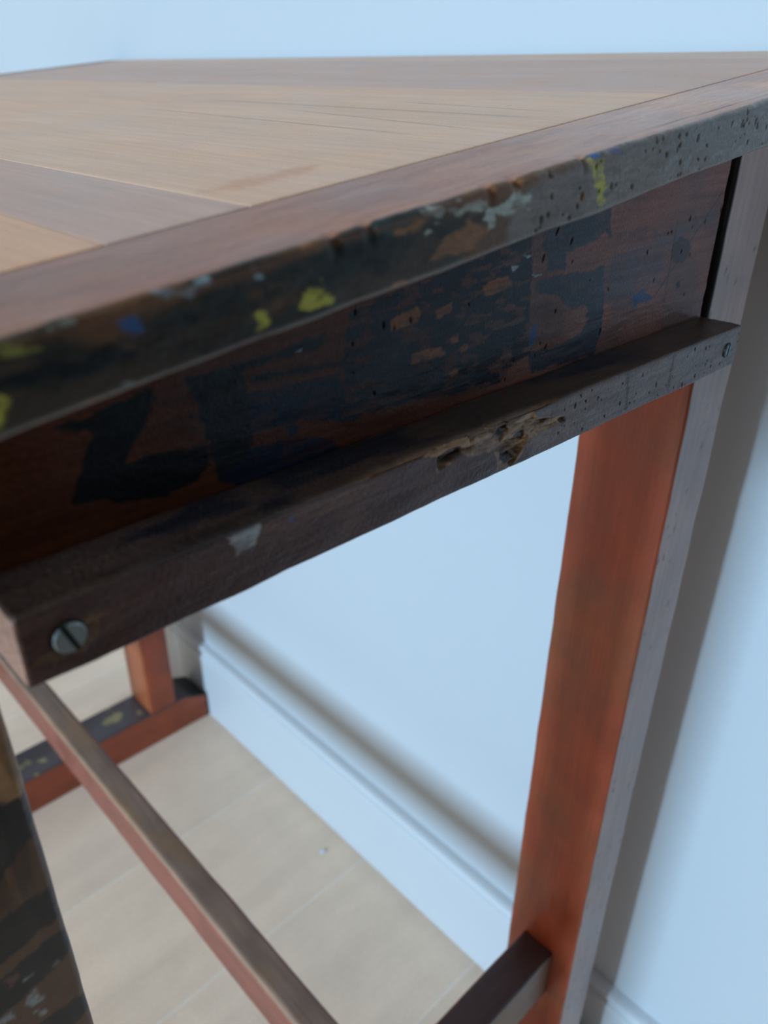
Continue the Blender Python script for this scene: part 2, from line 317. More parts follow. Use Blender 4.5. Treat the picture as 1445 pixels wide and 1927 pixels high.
EDGE_PAINT=[
('grey',[(-0.2129,0.0741),(-0.2043,0.0803),(-0.1792,0.0852),(-0.1384,0.0919),(-0.0643,0.1068),(-0.0375,0.1070),(-0.0182,0.0774),(-0.0722,0.0791),(-0.1453,0.0723),(-0.1889,0.0667),(-0.2114,0.0632)]),
('bluegrey',[(-0.1210,0.0922),(-0.0888,0.0991),(-0.0375,0.1070),(-0.0223,0.0837),(-0.0729,0.0804),(-0.0970,0.0812),(-0.1145,0.0854)]),
('blackgreen',[(-0.3125,0.0679),(-0.2992,0.0704),(-0.2876,0.0729),(-0.2752,0.0743),(-0.2600,0.0752),(-0.2535,0.0714),(-0.2570,0.0648),(-0.2720,0.0650),(-0.2834,0.0636),(-0.2941,0.0629),(-0.3054,0.0613),(-0.3117,0.0640)]),
('blackgreen',[(-0.3258,0.0595),(-0.3194,0.0626),(-0.3104,0.0644),(-0.3009,0.0656),(-0.2998,0.0621),(-0.3082,0.0606),(-0.3173,0.0595)]),
('teal',[(-0.2669,0.0741),(-0.2582,0.0756),(-0.2471,0.0771),(-0.2412,0.0759),(-0.2527,0.0738),(-0.2617,0.0717)]),
('blackspot',[(-0.3417,0.0565),(-0.3392,0.0586),(-0.3315,0.0596),(-0.3278,0.0577),(-0.3262,0.0563),(-0.3333,0.0552),(-0.3388,0.0548)]),
('blackspot',[(-0.3552,0.0576),(-0.3464,0.0586),(-0.3393,0.0581),(-0.3408,0.0558),(-0.3498,0.0563),(-0.3555,0.0562)]),
('blackspot',[(-0.3169,0.0624),(-0.3150,0.0632),(-0.3135,0.0616),(-0.3152,0.0603)]),
('blackspot',[(-0.2678,0.0656),(-0.2643,0.0679),(-0.2589,0.0670),(-0.2594,0.0636),(-0.2637,0.0629)]),
('blackspot',[(-0.3238,0.0567),(-0.3163,0.0576),(-0.3057,0.0581),(-0.3139,0.0566)]),
('blackspot',[(-0.2728,0.0705),(-0.2686,0.0725),(-0.2669,0.0698),(-0.2703,0.0678)]),
('orange',[(-0.2435,0.0648),(-0.2423,0.0676),(-0.2367,0.0700),(-0.2302,0.0723),(-0.2250,0.0707),(-0.2211,0.0697),(-0.2257,0.0668),(-0.2342,0.0650)]),
('orange',[(-0.2872,0.0734),(-0.2814,0.0746),(-0.2768,0.0745),(-0.2816,0.0714),(-0.2862,0.0713)]),
('orange',[(-0.2582,0.0735),(-0.2489,0.0743),(-0.2466,0.0734),(-0.2526,0.0720),(-0.2572,0.0722)]),
('orange',[(-0.2579,0.0611),(-0.2532,0.0617),(-0.2531,0.0601),(-0.2569,0.0593)]),
('orange',[(-0.2775,0.0746),(-0.2761,0.0751),(-0.2752,0.0718),(-0.2765,0.0722)]),
('orange',[(-0.2669,0.0753),(-0.2652,0.0760),(-0.2638,0.0731),(-0.2659,0.0729)]),
('orange',[(-0.2235,0.0810),(-0.2212,0.0817),(-0.2196,0.0796),(-0.2215,0.0789)]),
('orange',[(-0.2140,0.0819),(-0.2083,0.0829),(-0.2069,0.0815),(-0.2123,0.0799)]),
('orange',[(-0.1812,0.0743),(-0.1777,0.0763),(-0.1756,0.0747),(-0.1784,0.0718)]),
('orange',[(-0.3421,0.0486),(-0.3364,0.0497),(-0.3308,0.0490),(-0.3368,0.0478)]),
('white',[(-0.2490,0.0764),(-0.2433,0.0770),(-0.2332,0.0774),(-0.2310,0.0763),(-0.2372,0.0756),(-0.2471,0.0752)]),
('white',[(-0.2368,0.0764),(-0.2290,0.0775),(-0.2241,0.0760),(-0.2254,0.0742),(-0.2351,0.0748)]),
('white',[(-0.2232,0.0743),(-0.2178,0.0759),(-0.2136,0.0787),(-0.2086,0.0799),(-0.2076,0.0785),(-0.2037,0.0771),(-0.2043,0.0748),(-0.2118,0.0743),(-0.2185,0.0728),(-0.2197,0.0696),(-0.2220,0.0693),(-0.2237,0.0727)]),
('white',[(-0.2470,0.0733),(-0.2411,0.0740),(-0.2400,0.0732),(-0.2459,0.0723)]),
('yellow',[(-0.1758,0.0851),(-0.1692,0.0851),(-0.1667,0.0786),(-0.1654,0.0715),(-0.1677,0.0709),(-0.1722,0.0774)]),
('blue',[(-0.1768,0.0869),(-0.1727,0.0871),(-0.1707,0.0853),(-0.1747,0.0850)]),
('purple',[(-0.1669,0.0872),(-0.1612,0.0881),(-0.1590,0.0861),(-0.1643,0.0854)]),
('yellow',[(-0.2867,0.0599),(-0.2851,0.0624),(-0.2816,0.0633),(-0.2774,0.0617),(-0.2785,0.0591),(-0.2821,0.0577),(-0.2852,0.0583)]),
('yellow',[(-0.3015,0.0557),(-0.2988,0.0573),(-0.2971,0.0575),(-0.2983,0.0559),(-0.3004,0.0552)]),
('yellow',[(-0.2989,0.0595),(-0.2972,0.0600),(-0.2973,0.0587),(-0.2987,0.0587)]),
('yellowgreen',[(-0.3538,0.0639),(-0.3500,0.0646),(-0.3456,0.0652),(-0.3462,0.0635),(-0.3504,0.0624),(-0.3544,0.0613)]),
('yellow',[(-0.3576,0.0552),(-0.3553,0.0551),(-0.3547,0.0520),(-0.3557,0.0502),(-0.3589,0.0495)]),
('white',[(-0.3451,0.0651),(-0.3430,0.0658),(-0.3404,0.0660),(-0.3426,0.0650),(-0.3444,0.0644)]),
('paleblue',[(-0.3234,0.0679),(-0.3203,0.0688),(-0.3187,0.0680),(-0.3148,0.0694),(-0.3109,0.0694),(-0.3105,0.0679),(-0.3158,0.0667),(-0.3187,0.0676),(-0.3224,0.0668)]),
('paleblue',[(-0.2998,0.0688),(-0.2979,0.0691),(-0.2976,0.0684),(-0.2993,0.0681)]),
('blue',[(-0.3313,0.0642),(-0.3289,0.0651),(-0.3272,0.0640),(-0.3279,0.0622),(-0.3305,0.0623)]),
('palegrey',[(-0.3360,0.0492),(-0.3318,0.0504),(-0.3263,0.0517),(-0.3246,0.0513),(-0.3293,0.0498),(-0.3343,0.0488)]),
]
RAIL_PAINT=[
('lilac_sheen',[(-0.1724,-0.0005),(-0.1382,-0.0007),(-0.0769,0.0003),(0.0010,0.0016),(0.0163,-0.0280),(-0.0743,-0.0200),(-0.1331,-0.0225),(-0.1688,-0.0219)]),  # grey-lilac sheen of the bright wall, painted on the cleat front
('whitepatch',[(-0.3044,-0.0009),(-0.2994,-0.0009),(-0.2933,-0.0010),(-0.2939,-0.0039),(-0.2959,-0.0060),(-0.3017,-0.0075),(-0.3025,-0.0038)]),
('whitepatch',[(-0.3588,-0.0001),(-0.3561,0.0006),(-0.3526,0.0020),(-0.3530,0.0009),(-0.3557,-0.0004),(-0.3581,-0.0007)]),
('rust',[(-0.3537,-0.0116),(-0.3443,-0.0064),(-0.3405,-0.0076),(-0.3425,-0.0129),(-0.3474,-0.0159),(-0.3537,-0.0148),(-0.3592,-0.0143),(-0.3580,-0.0116)]),
('blue',[(-0.2840,-0.0035),(-0.2828,-0.0023),(-0.2816,-0.0038),(-0.2828,-0.0050)]),
('raw',[(-0.2377,0.0010),(-0.2324,0.0041),(-0.2161,0.0036),(-0.2027,0.0043),(-0.1853,0.0036),(-0.1726,0.0012),(-0.1678,-0.0044),(-0.1509,-0.0079),(-0.1489,-0.0109),(-0.1723,-0.0104),(-0.1751,-0.0134),(-0.1820,-0.0199),(-0.1899,-0.0187),(-0.1894,-0.0112),(-0.2100,-0.0053),(-0.2217,-0.0087),(-0.2228,-0.0033)]),
('crevice',[(-0.2212,-0.0038),(-0.2156,-0.0022),(-0.2107,-0.0031),(-0.2092,-0.0056),(-0.2153,-0.0068),(-0.2210,-0.0073)]),
('crevice',[(-0.2066,0.0015),(-0.2026,0.0037),(-0.2002,0.0021),(-0.2021,-0.0017),(-0.2053,-0.0034)]),
('crevice',[(-0.1892,-0.0010),(-0.1857,0.0016),(-0.1848,-0.0043),(-0.1892,-0.0075),(-0.1924,-0.0062)]),
('crevice',[(-0.1826,-0.0091),(-0.1793,-0.0063),(-0.1745,-0.0068),(-0.1756,-0.0101),(-0.1803,-0.0102)]),
('crevice',[(-0.1532,-0.0088),(-0.1498,-0.0082),(-0.1490,-0.0104),(-0.1510,-0.0110)]),
('rawdark',[(-0.1925,-0.0103),(-0.1835,-0.0099),(-0.1749,-0.0146),(-0.1805,-0.0200),(-0.1884,-0.0189)]),
('crevice',[(-0.1876,-0.0135),(-0.1823,-0.0134),(-0.1800,-0.0167),(-0.1855,-0.0171)]),
('rawdark',[(-0.2100,-0.0049),(-0.1901,-0.0052),(-0.1881,-0.0091),(-0.2070,-0.0082)]),
('crack',[(-0.1075,-0.0007),(-0.1057,-0.0011),(-0.1018,-0.0199),(-0.1036,-0.0194)]),
('crack',[(-0.0682,-0.0006),(-0.0666,-0.0009),(-0.0672,-0.0188),(-0.0688,-0.0184)]),
('redbare',[(-0.2933,-0.0008),(-0.2647,-0.0010),(-0.2519,-0.0019),(-0.2541,-0.0057),(-0.2808,-0.0056),(-0.2936,-0.0049)]),
]
LEG_PAINT=[
('rawwood',[(-0.3684,-0.0294),(-0.3591,-0.0350),(-0.3621,-0.0658),(-0.3639,-0.0707),(-0.3693,-0.0689),(-0.3774,-0.0682)]),
('black',[(-0.3774,-0.0682),(-0.3693,-0.0689),(-0.3650,-0.0690),(-0.3634,-0.0742),(-0.3634,-0.0874),(-0.3678,-0.0893),(-0.3754,-0.0967),(-0.3855,-0.1028)]),
('black',[(-0.3873,-0.1106),(-0.3784,-0.1105),(-0.3633,-0.1096),(-0.3632,-0.1240),(-0.3821,-0.1273),(-0.3911,-0.1267)]),
('black',[(-0.3926,-0.1330),(-0.3837,-0.1343),(-0.3748,-0.1313),(-0.3697,-0.1303),(-0.3630,-0.1300),(-0.3623,-0.1371),(-0.3632,-0.1422),(-0.3689,-0.1446),(-0.3798,-0.1479),(-0.3870,-0.1496),(-0.3966,-0.1502)]),
('black',[(-0.3803,-0.1648),(-0.3658,-0.1648),(-0.3619,-0.1661),(-0.3611,-0.1743),(-0.3704,-0.1785)]),
('whitepatch',[(-0.3797,-0.1504),(-0.3753,-0.1473),(-0.3751,-0.1516),(-0.3744,-0.1543),(-0.3770,-0.1553),(-0.3787,-0.1537)]),
('whitepatch',[(-0.3786,-0.1397),(-0.3750,-0.1401),(-0.3748,-0.1407),(-0.3780,-0.1409)]),
('whitepatch',[(-0.3783,-0.1438),(-0.3757,-0.1435),(-0.3756,-0.1446),(-0.3776,-0.1446)]),
('whitepatch',[(-0.3691,-0.1435),(-0.3678,-0.1416),(-0.3660,-0.1431),(-0.3677,-0.1441)]),
('whitepatch',[(-0.3781,-0.1579),(-0.3749,-0.1594),(-0.3751,-0.1621),(-0.3772,-0.1606)]),
('whitepatch',[(-0.3872,-0.1504),(-0.3840,-0.1510),(-0.3835,-0.1537),(-0.3868,-0.1534),(-0.3876,-0.1523)]),
('redpatch',[(-0.3819,-0.1359),(-0.3789,-0.1361),(-0.3786,-0.1387),(-0.3818,-0.1393)]),
]

# ------------------------------------------------------------------ the setting
def tagset(o, label=None, cat=None, kind=None, group=None):
    if label: o['label'] = label
    if cat: o['category'] = cat
    if kind: o['kind'] = kind
    if group: o['group'] = group
    return o

def boxes(name, bl, mat, parent=None, bevel=0.0):
    bm = bmesh.new()
    for (x0, x1, y0, y1, z0, z1) in bl:
        r = bmesh.ops.create_cube(bm, size=1.0)
        for v in r['verts']:
            v.co = Vector(((x0+x1)/2+v.co.x*(x1-x0), (y0+y1)/2+v.co.y*(y1-y0), (z0+z1)/2+v.co.z*(z1-z0)))
    if bevel > 0:
        bmesh.ops.bevel(bm, geom=bm.edges[:], offset=bevel, segments=2, affect='EDGES')
    me = bpy.data.meshes.new(name); bm.to_mesh(me); bm.free()
    me.materials.append(mat)
    o = bpy.data.objects.new(name, me); col.objects.link(o)
    if parent is not None: o.parent = parent
    return o

X0, X1, Y0, Y1, H = -5.2, WALL_X, -.8, 3.2, 2.75
tagset(boxes('wall_right', [(X1, X1+.12, Y0-.12, Y1+.12, 0, H)], M_wall), kind='structure')
W = WIN
tagset(boxes('wall_left', [(X0-.12, X0, Y0-.12, W['y0'], 0, H), (X0-.12, X0, W['y1'], Y1+.12, 0, H),
                           (X0-.12, X0, W['y0'], W['y1'], 0, W['z0']), (X0-.12, X0, W['y0'], W['y1'], W['z1'], H)], M_ceil), kind='structure')
tagset(boxes('wall_back_blocker', [(X0, X1, Y0-.12, Y0, 0, H)], M_dim), kind='structure')  # unseen dark wall, set close behind the camera to block light
tagset(boxes('wall_front', [(X0, X1, Y1, Y1+.12, 0, H)], M_wall), kind='structure')
tagset(boxes('ceiling', [(X0-.12, X1+.12, Y0-.12, Y1+.12, H, H+.1)], M_ceil), kind='structure')
wf = .04
tagset(boxes('window_1', [(X0-.03, X0+.01, W['y0']-wf, W['y0']+.01, W['z0']-wf, W['z1']+wf), (X0-.03, X0+.01, W['y1']-.01, W['y1']+wf, W['z0']-wf, W['z1']+wf),
                          (X0-.03, X0+.01, W['y0'], W['y1'], W['z0']-wf, W['z0']+.01), (X0-.03, X0+.01, W['y0'], W['y1'], W['z1']-.01, W['z1']+wf)], M_frame), kind='structure')

# baseboard: flat board, shallow cove, small top bead
bz = [(0.0, .0), (.0125, 0.0), (.0125, .124), (.0115, .1265), (.0085, .1290), (.0070, .1320), (.0072, .1350), (.0100, .1375), (.0125, .1392), (.0130, .1420), (.0120, .1445), (.0080, .1465), (.0, .1480)]
ys = np.array([Y0, Y1])
Pb = np.zeros((2, len(bz), 3))
for i, y in enumerate(ys):
    for j, (t, z) in enumerate(bz): Pb[i, j] = (X1-t, y, z)
bb = make_mesh('baseboard_right', [(Pb[::-1], np.ones((2*len(bz), 3)), False)], M_base, smooth=False)
tagset(bb, kind='structure')

# floor: pale oak planks running towards the wall
floor = boxes('floor', [(X0-.12, X1+.12, Y0-.12, Y1+.12, -.08, -.0155)], M_dim)
tagset(floor, kind='structure')
PW = .2125
k0 = int(math.floor((Y0-.408)/PW)); k1 = int(math.ceil((Y1-.408)/PW))
for k in range(k0, k1):
    ya_, yb_ = max(Y0, .408+k*PW), min(Y1, .408+(k+1)*PW)
    if yb_-ya_ < .02: continue
    cut = -1.1-.9*((k*0.618) % 1)
    for (xa, xb) in ((X0, cut), (cut, X1)):
        t = rng.uniform(-.02, .02); base = np.array((0.87+t, 0.66+t*.9, 0.50+t*.8))*rng.uniform(.96, 1.04)
        def cf(P, s, base=base, ya_=ya_, yb_=yb_, sd=int(rng.integers(1e4))):
            n = fbm(P, (4, 32, 1), sd, 4)
            cl = base[None]*(0.89+.20*n)[:, None]
            e = np.minimum(P[:, 1]-ya_, yb_-P[:, 1])
            return lerp(cl, np.array((.95, .86, .76)), (1-sstep(.0008, .0030, e))*.55)  # paler plank edges: the seam highlight is put into the colour
        g = .00004
        member('plank', 'X', xa+g, xb-g, (ya_+g, yb_-g, -.015, 0.0), .00035, 40, (2, 2, 90, 2), M_oak, floor, cf)

# ------------------------------------------------------------------ the table
table = bpy.data.objects.new('table', None); col.objects.link(table)
table.location = (-.176, .44, 0)
tagset(table, 'tall narrow old wooden work table with paint-worn sloping top standing against the pale wall', 'table')
ZR = RAIL_Z
TOP_C, TOP_S, THK = .10733, .11978, .0180      # top surface: height above the cleat = C + S*x
XL, XR = -.46, .122
YF, YE = -.014, .875                            # near and far ends of the top
YA = .0225                                      # face of apron and legs
YS = .0305                                      # seam of the end board
TMID = (.0, .0, .0)

MAHOG = np.array((.36, .066, .026)); DARKM = np.array((.10, .035, .024)); ORANGE = np.array((.33, .125, .045))

def shear(P):
    Q = P.copy(); Q[:, 2] = ZR+TOP_C+TOP_S*Q[:, 0]+Q[:, 2]; return Q

def pits(U, V, n, u0, u1, v0f, v1f, size, seed, stretch=2.0):
    """little dents and worm holes: returns mask 0..1"""
    r = np.random.default_rng(seed); m = np.zeros(U.shape)
    for _ in range(n):
        u = r.uniform(u0, u1); v = v0f(u)+(v1f(u)-v0f(u))*r.uniform(.08, .92)
        s = size*r.uniform(.5, 1.5); st = r.uniform(1.0, stretch); a = r.uniform(-.5, .5)+math.pi/2
        sel = np.where((np.abs(U-u) < s*3) & (np.abs(V-v) < s*3))[0]
        if len(sel) == 0: continue
        du, dv = U[sel]-u, V[sel]-v
        p = du*math.cos(a)+dv*math.sin(a); q = -du*math.sin(a)+dv*math.cos(a)
        m[sel] = np.maximum(m[sel], 1-sstep(.5, 1.1, np.hypot(p/(s*st), q/s)))
    return m

# --- top boards, grain along the table
TOPC = {'tan': (.78, .50, .34), 'orange': (.74, .42, .26), 'plum': (.66, .43, .335), 'grey': (.61, .41, .33), 'pale': (.72, .49, .37)}
STAIN = [(-0.264, .061), (-0.253, .064), (-0.227, .062), (-0.22, .06), (-0.231, .052), (-0.252, .052), (-0.264, .056)]
bx = [(-.46, -.311, 'orange'), (-.311, -.2685, 'grey'), (-.2685, -.051, 'tan'), (-.051, .086, 'plum'), (.086, XR, 'pale')]
for k, (xa, xb, c) in enumerate(bx):
    base = np.array(TOPC[c])
    def cf(P, s, base=base, k=k, xa=xa, xb=xb):
        n = fbm(P, (60, 5, 1), 40+k, 4); n2 = fbm(P, (16, 7, 1), 60+k, 3)
        cl = base[None]*(0.86+.17*n+.13*(n2-.4))[:, None]
        cl = lerp(cl, cl*np.array((.93, .80, .72)), sstep(.52, .7, n2)*.35)
        if k == 2:
            paint(cl, P[:, 0], P[:, 1], STAIN, base*np.array((.82, .60, .48)), .7, .003, .004, 9)
            # long dark scratches and open grain
            for (xs, dx, y0s, y1s, wd) in ((-.166, .05, .07, .31, .0009), (-.150, .06, .05, .20, .0008), (-.120, .02, .05, .30, .0012), (-.105, .03, .05, .16, .0007)):
                xc = xs+dx*(P[:, 1]-y0s)/(y1s-y0s)*.35
                kx = (1-sstep(wd*.5, wd*1.4, np.abs(P[:, 0]-xc)))*sstep(y0s-.01, y0s+.02, P[:, 1])*(1-sstep(y1s-.03, y1s, P[:, 1]))
                cl = lerp(cl, np.array((.13, .06, .035)), kx*.35)
        return cl
    wx = xb-xa
    member('board', 'Y', YS+.0003, YE-.0455, (xa+.0001, xb-.0001, -THK, 0.0), .0004, 260, (2, 2, max(12, int(wx/.0009)), 2), M_top, table, cf, post=shear)

# --- end board (near), its worn and paint-splashed edge
ECOL = {'grey': (.245, .190, .160), 'bluegrey': (.26, .225, .205), 'blackgreen': (.020, .024, .020), 'teal': (.030, .070, .068), 'blackspot': (.012, .012, .012),
        'orange': (.30, .125, .045), 'white': (.50, .50, .42), 'yellow': (.55, .46, .06), 'yellowgreen': (.30, .30, .06), 'blue': (.04, .10, .26), 'purple': (.10, .09, .25),
        'paleblue': (.35, .46, .50), 'palegrey': (.35, .34, .33)}
NOTCH = [float(np.mean([q[0] for q in pl])) for kk, pl in EDGE_PAINT if kk == 'orange' and len(pl) == 4][1:6]
def end_col(P, s):
    n = fbm(P, (12, 90, 90), 3, 4); n2 = fbm(P, (40, 150, 150), 5, 4)
    U = P[:, 0]; V = TOP_C+TOP_S*U+P[:, 2]
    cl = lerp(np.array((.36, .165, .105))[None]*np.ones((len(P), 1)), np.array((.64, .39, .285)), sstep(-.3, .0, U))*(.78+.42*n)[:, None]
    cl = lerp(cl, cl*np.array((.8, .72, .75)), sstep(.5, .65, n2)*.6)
    # top arris: bare orange-brown line where paint and varnish are rubbed off
    front = (s == 3) | ((s == 2) & (P[:, 1] < YF+.0022))
    fc = lerp(np.tile(np.array((.062, .040, .026)), (len(P), 1)), np.array((.15, .068, .030)), sstep(.42, .65, n2))
    fc = lerp(fc, np.array((.022, .019, .015)), sstep(.5, .62, fbm(P, (55, 200, 130), 8, 4))*.7)
    for i, (kk, pl) in enumerate(EDGE_PAINT):
        al = {'grey': .92, 'bluegrey': .7, 'blackgreen': .85, 'teal': .6, 'white': .85, 'orange': .85}.get(kk, .9)
        sm = len(pl) < 8
        paint(fc, U, V, pl, ECOL[kk], al, .0025 if kk in ('grey', 'bluegrey', 'blackgreen') else .0006, (.003 if kk in ('grey', 'bluegrey', 'blackgreen') else .0024), 100+i,
              wear=.55 if kk in ('blackgreen', 'white', 'teal') else (.55 if kk in ('yellow', 'yellowgreen') else .25), wear_scale=420)
    fl = pits(U, P[:, 2], 110, -.2, .12, lambda u: -THK, lambda u: 0.0, .00065, 5, 2.2)
    fc = lerp(fc, np.array((.045, .035, .032)), fl*.3)
    # flecks
    ff = sstep(.70, .74, fbm(P, (300, 1, 420), 21, 2))
    fc = lerp(fc, np.array((.33, .34, .33)), ff*.45*sstep(-.22, -.1, U))
    worn = sstep(-THK+.0022, -THK+.0006, P[:, 2])
    fc = lerp(fc, np.array((.30, .24, .20)), worn*.75)
    arr = sstep(-.0042, -.0015, P[:, 2]+.002*(n2-.5))
    wornc = lerp(np.tile(np.array((.20, .085, .045)), (len(P), 1)), np.array((.20, .19, .17)), sstep(-.22, -.12, U))
    fc = lerp(fc, wornc, arr*.6*(s == 3))
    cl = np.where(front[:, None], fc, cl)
    # crack a finger's width behind the arris
    yc = YF+.0075+.0012*np.sin(U*30)+.002*(U+.2)
    kx = (1-sstep(.0002, .0006, np.abs(P[:, 1]-yc)))*(s == 2)*(sstep(-.26, -.24, U)*(1-sstep(-.21, -.20, U))*.4+sstep(-.13, -.12, U))
    cl = lerp(cl, np.array((.05, .03, .025)), kx*.9)
    return cl
def end_disp(P, s):
    n = fbm(P, (60, 160, 160), 31, 4)-.5; n2 = fbm(P, (18, 1, 1), 33, 3)-.5
    U = P[:, 0]; d = np.zeros(len(P))
    fr = s == 3
    d = d+np.where(fr, n*.0011+n2*.0012, 0)
    d = d+np.where(s == 0, n2*.0022, 0)
    d = d-np.where(fr, pits(U, P[:, 2], 110, -.2, .12, lambda u: -THK, lambda u: 0.0, .00065, 5, 2.2)*.0006, 0)
    near = (s == 2) & (P[:, 1] < YF+.006)
    d = d+np.where(near, (fbm(P, (120, 60, 1), 35, 3)-.62)*.0012*(1-sstep(YF, YF+.006, P[:, 1])), 0)
    for x in NOTCH:
        g = np.exp(-((U-x)/.0016)**2)
        d = d-np.where(near, g*.0016*(1-sstep(YF, YF+.005, P[:, 1])), 0)-np.where(fr, g*.0012*sstep(-.007, -.001, P[:, 2]), 0)
    return d
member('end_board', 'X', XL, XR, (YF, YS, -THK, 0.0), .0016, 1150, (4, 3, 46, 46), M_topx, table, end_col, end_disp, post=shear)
member('end_board', 'X', XL, XR, (YE-.045, YE, -THK, 0.0), .0016, 60, (3, 3, 10, 8), M_topx, table,
       lambda P, s: np.array((.33, .20, .145))[None]*(.8+.4*fbm(P, (12, 90, 90), 77, 3))[:, None], post=shear)

# --- apron board with brushed-on letters
ACOL = {'black': (.006, .006, .007), 'dark': (.010, .010, .012), 'navy': (.010, .014, .028), 'navyblack': (.012, .014, .020), 'slate': (.030, .036, .050), 'haze': (.085, .085, .115),
        'haze2': (.045, .045, .055), 'blue': (.035, .075, .16), 'spot': (.03, .028, .032), 'bare': (.24, .085, .035), 'brownthin': (.075, .045, .032), 'fleck': (.30, .34, .36), 'hole': (.002, .002, .002)}
nu, nv = 940, 230
uu = np.linspace(-.36, 0.0, nu); U, T = np.meshgrid(uu, np.linspace(0, 1, nv), indexing='ij')
zb = TOP_C+TOP_S*U-THK
V = -.019+(zb+.019-.0004)*T
U1, V1 = U.ravel(), V.ravel(); P3 = np.stack([U1, np.zeros_like(U1), V1], 1)
n = fbm(P3, (14, 1, 90), 3, 4); n2 = fbm(P3, (35, 1, 45), 4, 4)
cl = lerp(np.array((.085, .022, .008))[None]*np.ones((len(U1), 1)), np.array((.225, .085, .060)), sstep(-.25, -.08, U1))  # left end darker: the blocked light there is put into the colour
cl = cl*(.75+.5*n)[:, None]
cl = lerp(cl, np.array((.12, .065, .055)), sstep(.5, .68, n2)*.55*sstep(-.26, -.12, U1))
for i, (kk, pl) in enumerate(APRON_PAINT):
    al = {'haze': .60, 'haze2': .5, 'brownthin': .65, 'spot': .8, 'bare': .9, 'slate': .95}.get(kk, .97)
    wr = {'navyblack': .62, 'navy': .3, 'dark': .12, 'slate': .18, 'haze': .5, 'haze2': .6, 'bare': .35, 'brownthin': .4}.get(kk, 0.0)
    so, ro = (.004, .004) if kk in ('haze', 'haze2', 'brownthin') else ((.0004, .0005) if kk in ('hole', 'fleck') else (.0005, .0015))
    paint(cl, U1, V1, pl, ACOL[kk], al, so, ro, 300+i*3, wear=wr, wear_scale=300)
pm = pits(U1, V1, 45, -.24, 0.0, lambda u: -.019, lambda u: TOP_C+TOP_S*u-THK, .0005, 12, 3.0)
cl = lerp(cl, np.array((.02, .014, .013)), pm*.6)
# cracks
for (ua, va, ub, vb) in ((-.052, .018, -.003, .060), (-.043, .050, -.0415, .012)):
    e = np.array((ub-ua, vb-va)); h = np.clip(((U1-ua)*e[0]+(V1-va)*e[1])/(e@e), 0, 1)
    dd = np.hypot(U1-ua-h*e[0], V1-va-h*e[1])
    cl = lerp(cl, np.array((.02, .014, .013)), (1-sstep(.0002, .0006, dd))*.7)
disp = (fbm(P3, (60, 1, 200), 15, 4)-.5)*.0007-pm*.0005
PA = np.zeros((nu, nv, 3)); PA[:, :, 0] = U; PA[:, :, 1] = YA-disp.reshape(nu, nv); PA[:, :, 2] = ZR+V
AB = YA+.018
def ztop(x): return ZR+TOP_C+TOP_S*x-THK-.0004
c8 = lambda x, y, t: (x, y, ztop(x) if t else ZR-.019)
mh = (.16, .055, .03)
apr = make_mesh('apron', [(PA, cl, False)], M_apron, table, polys=[
    ([c8(-.36, AB, 0), c8(-.36, AB, 1), c8(0, AB, 1), c8(0, AB, 0)], mh), ([c8(0, YA, 0), c8(0, AB, 0), c8(0, AB, 1), c8(0, YA, 1)], mh),
    ([c8(-.36, YA, 0), c8(-.36, YA, 1), c8(-.36, AB, 1), c8(-.36, AB, 0)], mh), ([c8(-.36, YA, 0), c8(-.36, AB, 0), c8(0, AB, 0), c8(0, YA, 0)], mh),
    ([c8(-.36, YA, 1), c8(0, YA, 1), c8(0, AB, 1), c8(-.36, AB, 1)], mh)])
apr['label'] = 'end apron with large hand-brushed dark letters and worn paint'

